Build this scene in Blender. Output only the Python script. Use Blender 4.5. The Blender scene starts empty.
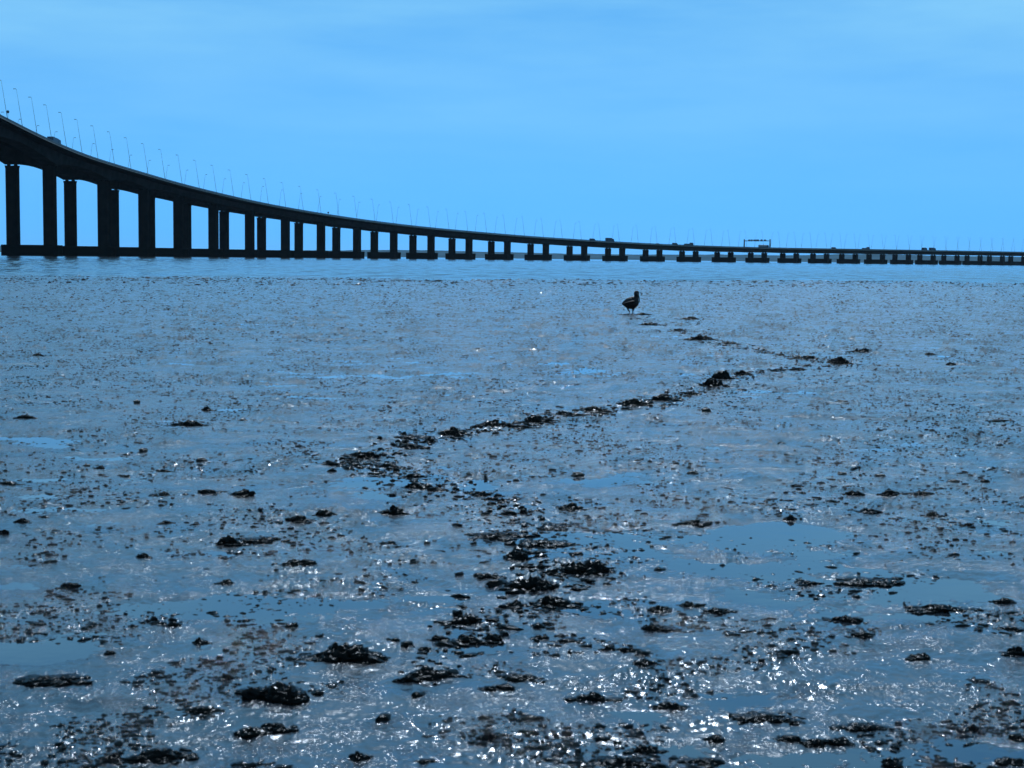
import bpy, bmesh, math, random
import numpy as np
from mathutils import Matrix, Vector
R = math.radians
rng = np.random.default_rng(7)
random.seed(7)
sc = bpy.context.scene
col = sc.collection

# ------------------------------------------------------------------ camera
F = 1495.0                 # focal length in pixels of a 1024 wide frame
HC = 1.25                  # eye height above the water level
ROLL = R(0.69)
PITCH = math.atan((384 - 258.2) / F)
cR, sR, cP, sP = math.cos(ROLL), math.sin(ROLL), math.cos(PITCH), math.sin(PITCH)
cam_d = bpy.data.cameras.new('camera')
cam_d.sensor_width = 36.0
cam_d.lens = 36.0 * F / 1024
cam_d.clip_start = 0.1
cam_d.clip_end = 60000
cam_d.dof.use_dof = True
cam_d.dof.focus_distance = 26.0
cam_d.dof.aperture_fstop = 9.0
cam = bpy.data.objects.new('camera', cam_d)
col.objects.link(cam)
right = Vector((cR, sR * sP, sR * cP)); up = Vector((-sR, cR * sP, cR * cP)); back = Vector((0, -cP, sP))
m = Matrix((right, up, back)).transposed().to_4x4()
m.translation = (0, 0, HC)
cam.matrix_world = m
sc.camera = cam

# ------------------------------------------------------------------ light
SUN_EL, SUN_AZ = R(48), R(2)      # azimuth measured from +Y towards +X
w = bpy.data.worlds.new('World'); sc.world = w
w.use_nodes = True
nt = w.node_tree; nt.nodes.clear()
def N(nt, t, **kw):
    n = nt.nodes.new(t)
    for k, v in kw.items(): setattr(n, k, v)
    return n
out = N(nt, 'ShaderNodeOutputWorld'); bg = N(nt, 'ShaderNodeBackground')
sky = N(nt, 'ShaderNodeTexSky', sky_type='NISHITA', sun_disc=False, sun_elevation=SUN_EL, sun_rotation=SUN_AZ,
        altitude=0, air_density=1.0, dust_density=0.4, ozone_density=3.0)
tint = N(nt, 'ShaderNodeMix', data_type='RGBA', blend_type='MULTIPLY'); tint.inputs[0].default_value = 1.0
tint.inputs[7].default_value = (0.158, 0.675, 1.48, 1)     # white balance of the photograph: very cold
bw = N(nt, 'ShaderNodeRGBToBW'); nt.links.new(sky.outputs[0], bw.inputs[0]); 
fl = N(nt, 'ShaderNodeMath', operation='DIVIDE'); fl.inputs[1].default_value = 7.5; nt.links.new(bw.outputs[0], fl.inputs[0])
pw = N(nt, 'ShaderNodeMath', operation='POWER'); pw.inputs[1].default_value = 0.55; nt.links.new(fl.outputs[0], pw.inputs[0])
fm = N(nt, 'ShaderNodeMath', operation='MULTIPLY'); fm.inputs[1].default_value = 7.5; nt.links.new(pw.outputs[0], fm.inputs[0])
nt.links.new(fm.outputs[0], tint.inputs[6])
# thin high cloud veils: noise stretched along the horizon
tc = N(nt, 'ShaderNodeTexCoord'); sep = N(nt, 'ShaderNodeSeparateXYZ'); nt.links.new(tc.outputs['Generated'], sep.inputs[0])
mp = N(nt, 'ShaderNodeMapping'); mp.inputs['Scale'].default_value = (1.6, 1.6, 11.0); mp.inputs['Rotation'].default_value = (R(1.5), R(-2.0), 0)
nt.links.new(tc.outputs['Generated'], mp.inputs[0])
nz = N(nt, 'ShaderNodeTexNoise'); nz.inputs['Scale'].default_value = 1.6; nz.inputs['Detail'].default_value = 6; nz.inputs['Roughness'].default_value = 0.58
nt.links.new(mp.outputs[0], nz.inputs[0])
cr = N(nt, 'ShaderNodeMapRange'); cr.inputs[1].default_value = 0.22; cr.inputs[2].default_value = 0.74
nt.links.new(nz.outputs[0], cr.inputs[0])
hr = N(nt, 'ShaderNodeMapRange'); hr.inputs[1].default_value = 0.03; hr.inputs[2].default_value = 0.17; hr.inputs[3].default_value = 0.05; hr.inputs[4].default_value = 0.85
nt.links.new(sep.outputs[2], hr.inputs[0])
cm = N(nt, 'ShaderNodeMath', operation='MULTIPLY'); nt.links.new(cr.outputs[0], cm.inputs[0]); nt.links.new(hr.outputs[0], cm.inputs[1])
cmix = N(nt, 'ShaderNodeMix', data_type='RGBA'); nt.links.new(cm.outputs[0], cmix.inputs[0])
nt.links.new(tint.outputs[2], cmix.inputs[6]); cmix.inputs[7].default_value = (3.4, 7.9, 11.2, 1)
nt.links.new(cmix.outputs[2], bg.inputs[0]); bg.inputs[1].default_value = 0.09
nt.links.new(bg.outputs[0], out.inputs[0])

sun_d = bpy.data.lights.new('sun', 'SUN'); sun_d.energy = 3.8; sun_d.angle = R(0.5); sun_d.color = (0.74, 0.86, 1.0)
sun = bpy.data.objects.new('sun', sun_d); col.objects.link(sun)
sdir = Vector((math.sin(SUN_AZ) * math.cos(SUN_EL), math.cos(SUN_AZ) * math.cos(SUN_EL), math.sin(SUN_EL)))
sun.rotation_euler = sdir.to_track_quat('Z', 'Y').to_euler()
sc.view_settings.view_transform = 'Standard'; sc.view_settings.look = 'None'
sc.view_settings.exposure = 0.0; sc.view_settings.gamma = 1.0
sc.cycles.max_bounces = 6
sc.cycles.sample_clamp_indirect = 4.0

# ------------------------------------------------------------------ helpers
def tag(o, label=None, cat=None, group=None, kind=None):
    if label: o['label'] = label
    if cat: o['category'] = cat
    if group: o['group'] = group
    if kind: o['kind'] = kind
    return o

def empty(name, loc=(0, 0, 0), rz=0.0):
    o = bpy.data.objects.new(name, None); col.objects.link(o)
    o.location = loc; o.rotation_euler = (0, 0, rz); o.empty_display_size = 0.2
    return o

def link_mesh(name, me, mat, parent=None):
    o = bpy.data.objects.new(name, me); col.objects.link(o)
    if mat is not None: me.materials.append(mat)
    if parent is not None: o.parent = parent
    return o

class MB:
    def __init__(s): s.v = []; s.f = []
    def add(s, vs, fs):
        n = len(s.v); s.v += [tuple(v) for v in vs]; s.f += [tuple(i + n for i in f) for f in fs]
    def box(s, x0, x1, y0, y1, z0, z1, taper=0.0):
        t = taper
        s.add([(x0, y0, z0), (x1, y0, z0), (x1, y1, z0), (x0, y1, z0), (x0 + t, y0 + t, z1), (x1 - t, y0 + t, z1), (x1 - t, y1 - t, z1), (x0 + t, y1 - t, z1)],
              [(3, 2, 1, 0), (4, 5, 6, 7), (0, 1, 5, 4), (1, 2, 6, 5), (2, 3, 7, 6), (3, 0, 4, 7)])
    def prism(s, poly, z0, z1, grow=0.0):
        """poly: (x,y) ring, counter-clockwise"""
        n = len(poly)
        s.add([(x, y, z0) for x, y in poly] + [(x * (1 + grow), y * (1 + grow), z1) for x, y in poly],
              [tuple(range(n - 1, -1, -1)), tuple(range(n, 2 * n))] + [(i, (i + 1) % n, n + (i + 1) % n, n + i) for i in range(n)])
    def extrude_y(s, prof, y0, y1):
        """prof: (x,z) ring extruded along y"""
        n = len(prof)
        s.add([(x, y0, z) for x, z in prof] + [(x, y1, z) for x, z in prof],
              [tuple(range(n)), tuple(range(2 * n - 1, n - 1, -1))] + [(n + i, n + (i + 1) % n, (i + 1) % n, i) for i in range(n)])
    def tube(s, p0, p1, r0, r1, n=8):
        p0 = Vector(p0); p1 = Vector(p1); d = (p1 - p0).normalized()
        a = d.orthogonal().normalized(); b = d.cross(a)
        ring = lambda p, r: [p + (a * math.cos(2 * math.pi * i / n) + b * math.sin(2 * math.pi * i / n)) * r for i in range(n)]
        s.add(ring(p0, r0) + ring(p1, r1), [tuple(range(n - 1, -1, -1)), tuple(range(n, 2 * n))] + [(i, (i + 1) % n, n + (i + 1) % n, n + i) for i in range(n)])
    def build(s, name, mat, parent=None, smooth=False):
        me = bpy.data.meshes.new(name); me.from_pydata(s.v, [], s.f)
        bm = bmesh.new(); bm.from_mesh(me); bmesh.ops.recalc_face_normals(bm, faces=bm.faces); bm.to_mesh(me); bm.free()
        if smooth: me.polygons.foreach_set('use_smooth', [True] * len(me.polygons))
        me.update()
        return link_mesh(name, me, mat, parent)

def bevel_obj(o, w=0.05, seg=2):
    md = o.modifiers.new('bevel', 'BEVEL'); md.width = w; md.segments = seg; md.limit_method = 'ANGLE'
    return o

# vectorised gradient noise ------------------------------------------------
def _h(ix, iy, seed):
    n = (ix.astype(np.int64) * 374761393 + iy.astype(np.int64) * 668265263 + seed * 974634777) & 0xFFFFFFFF
    n = ((n ^ (n >> 13)) * 1274126177) & 0xFFFFFFFF
    n = ((n ^ (n >> 16)) * 2246822519) & 0xFFFFFFFF
    return ((n ^ (n >> 15)) & 0xFFFFFF) / float(0x1000000)
def gn(x, y, seed=0):
    ix = np.floor(x); iy = np.floor(y); fx = x - ix; fy = y - iy
    u = fx * fx * fx * (fx * (fx * 6 - 15) + 10); v = fy * fy * fy * (fy * (fy * 6 - 15) + 10)
    def g(ax, ay):
        a = _h(ix + ax, iy + ay, seed) * (2 * np.pi)
        return np.cos(a) * (fx - ax) + np.sin(a) * (fy - ay)
    return 1.5 * ((g(0, 0) * (1 - u) + g(1, 0) * u) * (1 - v) + (g(0, 1) * (1 - u) + g(1, 1) * u) * v)
def fbm(x, y, s, octs=3, seed=0, gain=0.5):
    t = 0; a = 1.0
    for k in range(octs):
        t = t + a * gn(x / s + 13.1 * k, y / s + 7.7 * k, seed + k); a *= gain; s *= 0.5
    return t

def grid_mesh(name, X, Y, Z, mat, keep=None, smooth=True):
    nr, nc = X.shape
    co = np.empty((nr * nc, 3), np.float32); co[:, 0] = X.ravel(); co[:, 1] = Y.ravel(); co[:, 2] = Z.ravel()
    idx = np.arange(nr * nc).reshape(nr, nc)
    q = np.stack([idx[:-1, :-1], idx[:-1, 1:], idx[1:, 1:], idx[1:, :-1]], -1).reshape(-1, 4)
    if keep is not None: q = q[keep.ravel()]
    me = bpy.data.meshes.new(name)
    me.vertices.add(len(co)); me.vertices.foreach_set('co', co.ravel())
    me.loops.add(q.size); me.loops.foreach_set('vertex_index', q.ravel().astype(np.int32))
    me.polygons.add(len(q)); me.polygons.foreach_set('loop_start', np.arange(0, q.size, 4, dtype=np.int32))
    me.polygons.foreach_set('use_smooth', np.full(len(q), smooth))
    me.update(calc_edges=True); me.validate()
    return link_mesh(name, me, mat)

def tri_mesh(name, V, T, mat, parent=None, smooth=True):
    me = bpy.data.meshes.new(name)
    me.vertices.add(len(V)); me.vertices.foreach_set('co', np.asarray(V, np.float32).ravel())
    me.loops.add(T.size); me.loops.foreach_set('vertex_index', T.ravel().astype(np.int32))
    me.polygons.add(len(T)); me.polygons.foreach_set('loop_start', np.arange(0, T.size, 3, dtype=np.int32))
    me.polygons.foreach_set('use_smooth', np.full(len(T), smooth))
    me.update(calc_edges=True)
    return link_mesh(name, me, mat, parent)

# ------------------------------------------------------------------ materials
def mat_pr(name, base, rough, spec=0.5, metal=0.0, noise=None, bump=None, rough_var=None, ior=1.45):
    """noise=(scale, colour2), bump=[(scale, strength, distance), ...]"""
    m = bpy.data.materials.new(name); m.use_nodes = True
    nt = m.node_tree; b = nt.nodes['Principled BSDF']
    b.inputs['Base Color'].default_value = (*base, 1); b.inputs['Roughness'].default_value = rough
    b.inputs['Specular IOR Level'].default_value = spec; b.inputs['Metallic'].default_value = metal; b.inputs['IOR'].default_value = ior
    geo = nt.nodes.new('ShaderNodeNewGeometry')
    if noise:
        n = nt.nodes.new('ShaderNodeTexNoise'); n.inputs['Scale'].default_value = noise[0]; n.inputs['Detail'].default_value = 5
        nt.links.new(geo.outputs['Position'], n.inputs['Vector'])
        mr = nt.nodes.new('ShaderNodeMapRange'); mr.inputs[1].default_value = 0.35; mr.inputs[2].default_value = 0.65; nt.links.new(n.outputs[0], mr.inputs[0])
        mx = nt.nodes.new('ShaderNodeMix'); mx.data_type = 'RGBA'; mx.inputs[6].default_value = (*base, 1); mx.inputs[7].default_value = (*noise[1], 1)
        nt.links.new(mr.outputs[0], mx.inputs[0]); nt.links.new(mx.outputs[2], b.inputs['Base Color'])
        if rough_var:
            r2 = nt.nodes.new('ShaderNodeMapRange'); r2.inputs[1].default_value = 0.35; r2.inputs[2].default_value = 0.65
            r2.inputs[3].default_value = rough_var[0]; r2.inputs[4].default_value = rough_var[1]
            nt.links.new(n.outputs[0], r2.inputs[0]); nt.links.new(r2.outputs[0], b.inputs['Roughness'])
    prev = None
    for sc_, st, di in (bump or []):
        n = nt.nodes.new('ShaderNodeTexNoise'); n.inputs['Scale'].default_value = sc_; n.inputs['Detail'].default_value = 3
        nt.links.new(geo.outputs['Position'], n.inputs['Vector'])
        bp = nt.nodes.new('ShaderNodeBump'); bp.inputs['Strength'].default_value = st; bp.inputs['Distance'].default_value = di
        nt.links.new(n.outputs[0], bp.inputs['Height'])
        if prev: nt.links.new(prev.outputs[0], bp.inputs['Normal'])
        prev = bp
    if prev: nt.links.new(prev.outputs[0], b.inputs['Normal'])
    return m

M = {}
M['mud'] = mat_pr('wet_mud', (0.010, 0.013, 0.018), 0.34, 0.5, noise=(3.0, (0.008, 0.009, 0.011)), rough_var=(0.12, 0.22), ior=1.63,
                  bump=[(26.0, 0.26, 0.010), (140.0, 0.35, 0.003)])
# grainy patches: a second bump whose height is gated by a broad noise
nt = M['mud'].node_tree; b = nt.nodes['Principled BSDF']; geo = nt.nodes.new('ShaderNodeNewGeometry')
n1 = nt.nodes.new('ShaderNodeTexNoise'); n1.inputs['Scale'].default_value = 80; n1.inputs['Detail'].default_value = 2
n2 = nt.nodes.new('ShaderNodeTexNoise'); n2.inputs['Scale'].default_value = 5.5; n2.inputs['Detail'].default_value = 5; n2.inputs['Roughness'].default_value = 0.65
for q in (n1, n2): nt.links.new(geo.outputs['Position'], q.inputs['Vector'])
r1 = nt.nodes.new('ShaderNodeMapRange'); r1.inputs[1].default_value = 0.50; r1.inputs[2].default_value = 0.80; nt.links.new(n1.outputs[0], r1.inputs[0])
r2 = nt.nodes.new('ShaderNodeMapRange'); r2.inputs[1].default_value = 0.44; r2.inputs[2].default_value = 0.66; nt.links.new(n2.outputs[0], r2.inputs[0])
mu = nt.nodes.new('ShaderNodeMath'); mu.operation = 'MULTIPLY'; nt.links.new(r1.outputs[0], mu.inputs[0]); nt.links.new(r2.outputs[0], mu.inputs[1])
bp = nt.nodes.new('ShaderNodeBump'); bp.inputs['Strength'].default_value = 1.0; bp.inputs['Distance'].default_value = 0.0085
nt.links.new(mu.outputs[0], bp.inputs['Height']); nt.links.new(b.inputs['Normal'].links[0].from_socket, bp.inputs['Normal']); nt.links.new(bp.outputs[0], b.inputs['Normal'])
M['clump'] = mat_pr('dark_weed', (0.0025, 0.0024, 0.0020), 0.16, 0.05, noise=(40.0, (0.004, 0.0035, 0.003)), bump=[(140.0, 0.5, 0.005)])
M['crumb'] = mat_pr('mud_crumb', (0.003, 0.003, 0.003), 0.11, 0.17, bump=[(150.0, 0.5, 0.004)])
M['stone'] = mat_pr('dark_stone', (0.022, 0.018, 0.014), 0.5, 0.3, noise=(30.0, (0.012, 0.010, 0.008)), bump=[(60.0, 0.6, 0.01)])
M['pool'] = mat_pr('pool_water', (0.012, 0.016, 0.020), 0.03, 0.5, ior=2.05, bump=[(4.0, 0.10, 0.01)])
M['bay'] = mat_pr('bay_water', (0.014, 0.024, 0.030), 0.09, 0.5, ior=1.5)
nt = M['bay'].node_tree; b = nt.nodes['Principled BSDF']; geo = nt.nodes.new('ShaderNodeNewGeometry')
prev = None
for scl, sx, st, di in ((3.0, 0.45, 0.5, 0.05), (0.35, 0.3, 0.35, 0.25)):
    mpn = nt.nodes.new('ShaderNodeMapping'); mpn.inputs['Scale'].default_value = (sx, 1, 1); nt.links.new(geo.outputs['Position'], mpn.inputs[0])
    n = nt.nodes.new('ShaderNodeTexNoise'); n.inputs['Scale'].default_value = scl; n.inputs['Detail'].default_value = 5; nt.links.new(mpn.outputs[0], n.inputs[0])
    bp = nt.nodes.new('ShaderNodeBump'); bp.inputs['Strength'].default_value = st; bp.inputs['Distance'].default_value = di; nt.links.new(n.outputs[0], bp.inputs['Height'])
    if prev: nt.links.new(prev.outputs[0], bp.inputs['Normal'])
    prev = bp
nt.links.new(prev.outputs[0], b.inputs['Normal'])
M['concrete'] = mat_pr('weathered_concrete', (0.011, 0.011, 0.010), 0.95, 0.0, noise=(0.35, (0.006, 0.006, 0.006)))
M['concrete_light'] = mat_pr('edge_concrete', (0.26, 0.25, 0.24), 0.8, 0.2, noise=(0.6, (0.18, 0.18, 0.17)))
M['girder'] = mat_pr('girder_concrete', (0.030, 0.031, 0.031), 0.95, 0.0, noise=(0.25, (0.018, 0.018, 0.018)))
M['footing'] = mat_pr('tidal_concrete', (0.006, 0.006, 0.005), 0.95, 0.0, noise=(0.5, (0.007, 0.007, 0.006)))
M['asphalt'] = mat_pr('asphalt', (0.05, 0.05, 0.05), 0.9, 0.2)
M['paint'] = mat_pr('white_lane_paint', (0.7, 0.7, 0.7), 0.6)
M['rail'] = mat_pr('dull_steel', (0.10, 0.11, 0.12), 0.5, 0.4, metal=0.4)
M['steel'] = mat_pr('grey_steel', (0.07, 0.08, 0.09), 0.45, 0.4, metal=0.3)
M['sign'] = mat_pr('sign_back', (0.03, 0.05, 0.07), 0.6)
M['tyre'] = mat_pr('tyre', (0.02, 0.02, 0.02), 0.8)
M['glass'] = mat_pr('dark_glass', (0.01, 0.012, 0.015), 0.05, 0.6)
M['veh_dark'] = mat_pr('dark_blue_paint', (0.012, 0.03, 0.06), 0.35)
M['veh_grey'] = mat_pr('grey_paint', (0.22, 0.24, 0.27), 0.4)
M['veh_red'] = mat_pr('dull_cargo', (0.05, 0.06, 0.07), 0.5)
M['bird'] = mat_pr('brown_feathers', (0.030, 0.011, 0.007), 0.55, 0.3, noise=(35.0, (0.008, 0.005, 0.006)), bump=[(90.0, 0.5, 0.006)])
M['wing'] = mat_pr('dark_wing_feathers', (0.009, 0.007, 0.008), 0.6, 0.12, noise=(50.0, (0.035, 0.014, 0.010)), bump=[(120.0, 0.6, 0.005)])
M['bill'] = mat_pr('dark_bill', (0.02, 0.014, 0.010), 0.5)
M['shore'] = mat_pr('haze_tinted_scrub', (0.018, 0.045, 0.060), 0.95, 0.0, noise=(0.006, (0.035, 0.075, 0.10)))  # distance haze painted into the scrub colour as blue, besides the haze volume

# ------------------------------------------------------------------ ray helpers (photo pixel -> point on the flat)
def ray(px, py):
    u, v = px - 512.0, 384.0 - py
    u2 = u * cR - v * sR; v2 = u * sR + v * cR
    return u2, F * cP + v2 * sP, v2 * cP - F * sP
def ground(px, py, z=0.0):
    x, y, zz = ray(px, py); t = (z - HC) / zz
    return x * t, y * t

# ------------------------------------------------------------------ the mud flat
EDGE = lambda x: 89.0 + 0.42 * x            # where the mud meets the bay
pools = [  # photo x, y, half width px, half height px, depth
    (800, 545, 95, 18, .014), (880, 575, 90, 14, .014), (950, 604, 80, 15, .014), (1000, 560, 50, 9, .012), (740, 575, 60, 9, .011), (375, 492, 95, 15, .018), (455, 519, 60, 9, .015), (600, 534, 110, 12, .018),
    (215, 558, 62, 9, .02), (60, 650, 40, 8, .018), (90, 712, 42, 9, .018), (160, 695, 30, 5, .014), (170, 420, 60, 5, .014), (610, 480, 100, 8, .012),
    (800, 440, 150, 7, .012), (650, 425, 90, 5, .012), (20, 565, 45, 12, .015), (600, 612, 60, 12, .012), (60, 441, 90, 5, .014), (250, 441, 80, 5, .012),
    (950, 455, 110, 7, .012), (720, 470, 90, 6, .012), (320, 398, 60, 3, .012), (380, 680, 50, 9, .014), (490, 650, 60, 10, .010), (760, 530, 90, 12, .014),
    (320, 374, 50, 2.5, .012), (250, 350, 40, 2, .012), (780, 390, 80, 3, .012), (900, 420, 110, 4, .012), (520, 450, 90, 5, .010), (420, 375, 60, 2.5, .01),
    (640, 560, 70, 8, .012), (700, 590, 60, 8, .010), (30, 480, 60, 6, .010), (560, 385, 50, 2.5, .010)]
def low_h(X, Y):
    h = 0.0065 + 0.009 * fbm(X, Y * 1.3, 1.7, 3, 3) + 0.0062 * fbm(X, Y * 1.4, 0.55, 3, 17, 0.6) + 0.006 * fbm(X, Y, 7.0, 2, 11)
    for px, py, hw, hh, dep in pools:
        cx, cy = ground(px, py); sx = hw * cy / F; y0 = ground(px, py + hh)[1]; y1 = ground(px, py - hh)[1]; sy = (y1 - y0) / 2
        q = ((X - cx) / sx) ** 2 + ((Y - cy) / sy) ** 2
        h = h - 0.62 * dep * np.exp(-q * 0.9)
    # a thin strip of rougher, higher mud, then the fall to the bay
    e = EDGE(X) + 7.0 * fbm(X, Y * .3, 14.0, 4, 21, .65) - Y
    h = h + 0.030 * np.exp(-((e - 5) / 6.0) ** 2) * (0.6 + 0.8 * gn(X / 1.3, Y / 2.2, 23))
    h = np.where(e < 2.5, h - (2.5 - e) * 0.02, h)
    return h
def fine_h(X, Y):
    patch = np.clip(0.42 + 1.5 * fbm(X, Y, 1.1, 3, 31, 0.6), 0.0, 1.4)
    sp = np.clip(fbm(X, Y, 0.32, 2, 37) * 2.2 + 0.10, 0, 1.2)       # small broken groups inside the patches
    h = 0.0030 * fbm(X, Y, 0.35, 2, 41)
    lump = gn(X / 0.10, Y / 0.12, 51)
    h = h + 0.004 * patch * sp * np.maximum(lump + 0.05, 0)
    c1 = 1 - np.abs(gn(X / 0.050, Y / 0.060, 61)) * 2.2
    h = h + 0.011 * (patch * sp * 0.6 + 0.30) * np.maximum(c1, 0)
    c2 = gn(X / 0.026, Y / 0.030, 66)
    h = h + 0.009 * (patch * sp * 0.6 + 0.32) * np.maximum(c2 - 0.05, 0)
    return h
nr, nc = 1250, 1040
d = 2.5 * np.exp(np.linspace(0, math.log(118 / 2.5), nr))[:, None]
tt = np.linspace(-0.50, 0.50, nc)[None, :]
X = (d * tt); Y = d + 0 * tt
far = np.clip((Y - 8) / 50, 0, 1)
def surf(X, Y):
    far = np.clip((Y - 8) / 50, 0, 1)
    return low_h(X, Y) + fine_h(X, Y) * (0.62 + 1.98 * np.clip((Y - 4.5) / 20, 0, 1)) + 0.020 * far * np.maximum(gn(X / 0.13, Y / 0.42, 91) - 0.05, 0) + 0.014 * far * gn(X / 0.07, Y / 0.3, 92)
Z = surf(X, Y)
o = grid_mesh('mud_flat', X, Y, Z, M['mud']); tag(o, kind='structure')
# coarser mud outside that fan, so the flat goes on to the sides and behind
gx, gy = np.meshgrid(np.arange(-150, 150.1, 0.5), np.arange(-60, 160.1, 0.5))
gz = low_h(gx, gy) + 0.3 * fine_h(gx, gy) - 0.004
cxm = (gx[:-1, :-1] + gx[1:, 1:]) / 2; cym = (gy[:-1, :-1] + gy[1:, 1:]) / 2
inside = (cym > 3.2) & (cym < 117) & (np.abs(cxm) < 0.49 * cym - 0.4)
o = grid_mesh('mud_flat_margin', gx, gy, gz, M['mud'], keep=~inside); tag(o, kind='structure')

def sheet(name, pts, mat):
    mb = MB(); mb.add([(x, y, z) for x, y, z in pts], [tuple(range(len(pts)))]); o = mb.build(name, mat); tag(o, kind='structure'); return o
JX = 11000.0
jl = lambda x: EDGE(x) - 11
sheet('pool_water', [(-150, -60, 0), (150, -60, 0), (150, jl(150), 0), (-150, jl(-150), 0)], M['pool'])
# near part of the bay carries real wavelets
wr, wc = 620, 720
tt2 = np.linspace(-0.60, 0.60, wc)[None, :]
u2_ = np.linspace(0, 1, wr)[:, None]
ynear = (89.0 - 11) / (1 - 0.42 * tt2)                      # the joint with the pools, seen along each bearing
WY = ynear * np.exp(u2_ * np.log(520.0 / ynear)); WX = WY * tt2
amp = np.clip(u2_ * 12, 0, 1) * np.clip((1 - u2_) * 8, 0, 1)
WZ = 0.0 + amp * (0.085 * gn(WX / 3.6, WY / 1.9, 201) + 0.050 * gn(WX / 1.5 + .3 * WY, WY / 0.95, 202) + 0.06 * gn(WX / 11, WY / 5.0, 203) * np.clip((WY - 90) / 60, 0, 1))
mb = MB()
o = grid_mesh('bay_water_near', WX, WY, WZ, M['bay']); tag(o, kind='structure')
NL = [(float(WX[0, -1]), float(WY[0, -1])), (520 * .6, 520.0), (-520 * .6, 520.0), (float(WX[0, 0]), float(WY[0, 0]))]
mb.add([(-150, jl(-150), 0), (150, jl(150), 0), (JX, 2500, 0), (JX, JX, 0), (-JX, JX, 0), (-JX, -2000, 0), (-150, -60, 0),
        (150, -60, 0), (JX, -2000, 0), (NL[3][0], NL[3][1], 0), (NL[2][0], NL[2][1], 0), (NL[1][0], NL[1][1], 0), (NL[0][0], NL[0][1], 0)],
       [(0, 9, 10, 4, 5), (10, 11, 3, 4), (11, 12, 1, 2, 3), (0, 5, 6), (6, 5, 8, 7), (7, 8, 2, 1)])
tag(mb.build('bay_water', M['bay']), kind='structure')

# ------------------------------------------------------------------ far shore
xs = np.linspace(-9000, 10500, 600); ys = np.linspace(7600, 10200, 24)
SX, SY = np.meshgrid(xs, ys)
prof = (32 + 10 * fbm(SX, SY, 1500, 3, 5) + 3 * fbm(SX, SY, 120, 3, 6) + 12 * np.clip((SX - 200) / 2500, 0, 1))
t_ = np.clip((SY - 7650 - 120 * fbm(SX, SY * 0, 700, 2, 9)) / 900, 0, 1)
SZ = -1.5 + prof * t_ ** 0.6 + 1.5 * fbm(SX, SY, 60, 2, 8) * t_
o = grid_mesh('far_shore', SX, SY, SZ, M['shore']); tag(o, kind='structure')

# ------------------------------------------------------------------ the bridge
S = [0.0, 55.1, 99.0, 138.7, 180.5] + [225.5 + 45 * i for i in range(25)]
PX = [-189.27, -182.98, -176.29, -169.15, -160.47, -149.56, -136.76, -121.79, -104.43, -84.56, -62.18, -37.4, -10.44, 18.43, 48.86, 80.53, 113.1, 146.26, 179.74, 213.31, 246.82, 280.13, 313.23, 346.11, 378.86, 411.59, 444.4, 477.34, 510.36, 543.22]
PY = [589.75, 644.5, 687.88, 726.95, 767.79, 811.45, 854.58, 897.02, 938.53, 978.89, 1017.92, 1055.48, 1091.5, 1126.02, 1159.16, 1191.12, 1222.18, 1252.6, 1282.66, 1312.63, 1342.67, 1372.92, 1403.41, 1434.13, 1464.99, 1495.87, 1526.67, 1557.33, 1587.9, 1618.65]
TH = [0.0877, 0.1376, 0.1677, 0.1943, 0.2255, 0.2654, 0.3126, 0.3667, 0.4263, 0.489, 0.5523, 0.6136, 0.6706, 0.721, 0.7633, 0.7965, 0.8204, 0.8351, 0.8417, 0.8418, 0.8371, 0.83, 0.8225, 0.8168, 0.8141, 0.8151, 0.819, 0.8233, 0.8232, 0.8114]
S = list(S); 
for ds in (70, 80):        # two more piers before the left edge of the photo
    S.insert(0, S[0] - ds); th = TH[0] - 0.03; PX.insert(0, PX[0] - ds * math.sin(th)); PY.insert(0, PY[0] - ds * math.cos(th)); TH.insert(0, th)
for k in range(3):         # and three beyond the right edge
    S.append(S[-1] + 45); th = TH[-1]; PX.append(PX[-1] + 45 * math.sin(th)); PY.append(PY[-1] + 45 * math.cos(th)); TH.append(th)
S = np.array(S); PX = np.array(PX); PY = np.array(PY); TH = np.array(TH)
ZS = [-150, -90, -60, -30, 0, 23.5, 56.2, 88.8, 123.4, 188.7, 234.5, 282.1, 325.9, 350, 399, 446.7, 493.7, 540.1, 568.2, 614.5, 660.9, 707.9, 756.3, 820, 900, 1000, 1100, 1292, 1500]
ZV = [55.5, 51.0, 48.2, 45.0, 42.4, 40.5, 38.7, 36.8, 34.7, 31.3, 29.1, 27.1, 25.3, 24.35, 22.5, 20.9, 19.5, 18.1, 17.3, 16.2, 15.2, 14.3, 13.7, 13.3, 13.3, 13.7, 14.1, 14.6, 14.8]
ss = np.arange(S[0] - 30, S[-1] + 25, 2.5)
def lin(a): # interpolation with linear extrapolation
    def f(s):
        s = np.asarray(s, float); r = np.interp(s, S, a)
        k0 = (a[1] - a[0]) / (S[1] - S[0]); k1 = (a[-1] - a[-2]) / (S[-1] - S[-2])
        return np.where(s < S[0], a[0] + (s - S[0]) * k0, np.where(s > S[-1], a[-1] + (s - S[-1]) * k1, r))
    return f
fth = lin(TH)
_tx = fth(ss)
_X = np.concatenate([[0], np.cumsum(np.sin((_tx[1:] + _tx[:-1]) / 2) * 2.5)]); _Y = np.concatenate([[0], np.cumsum(np.cos((_tx[1:] + _tx[:-1]) / 2) * 2.5)])
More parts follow.
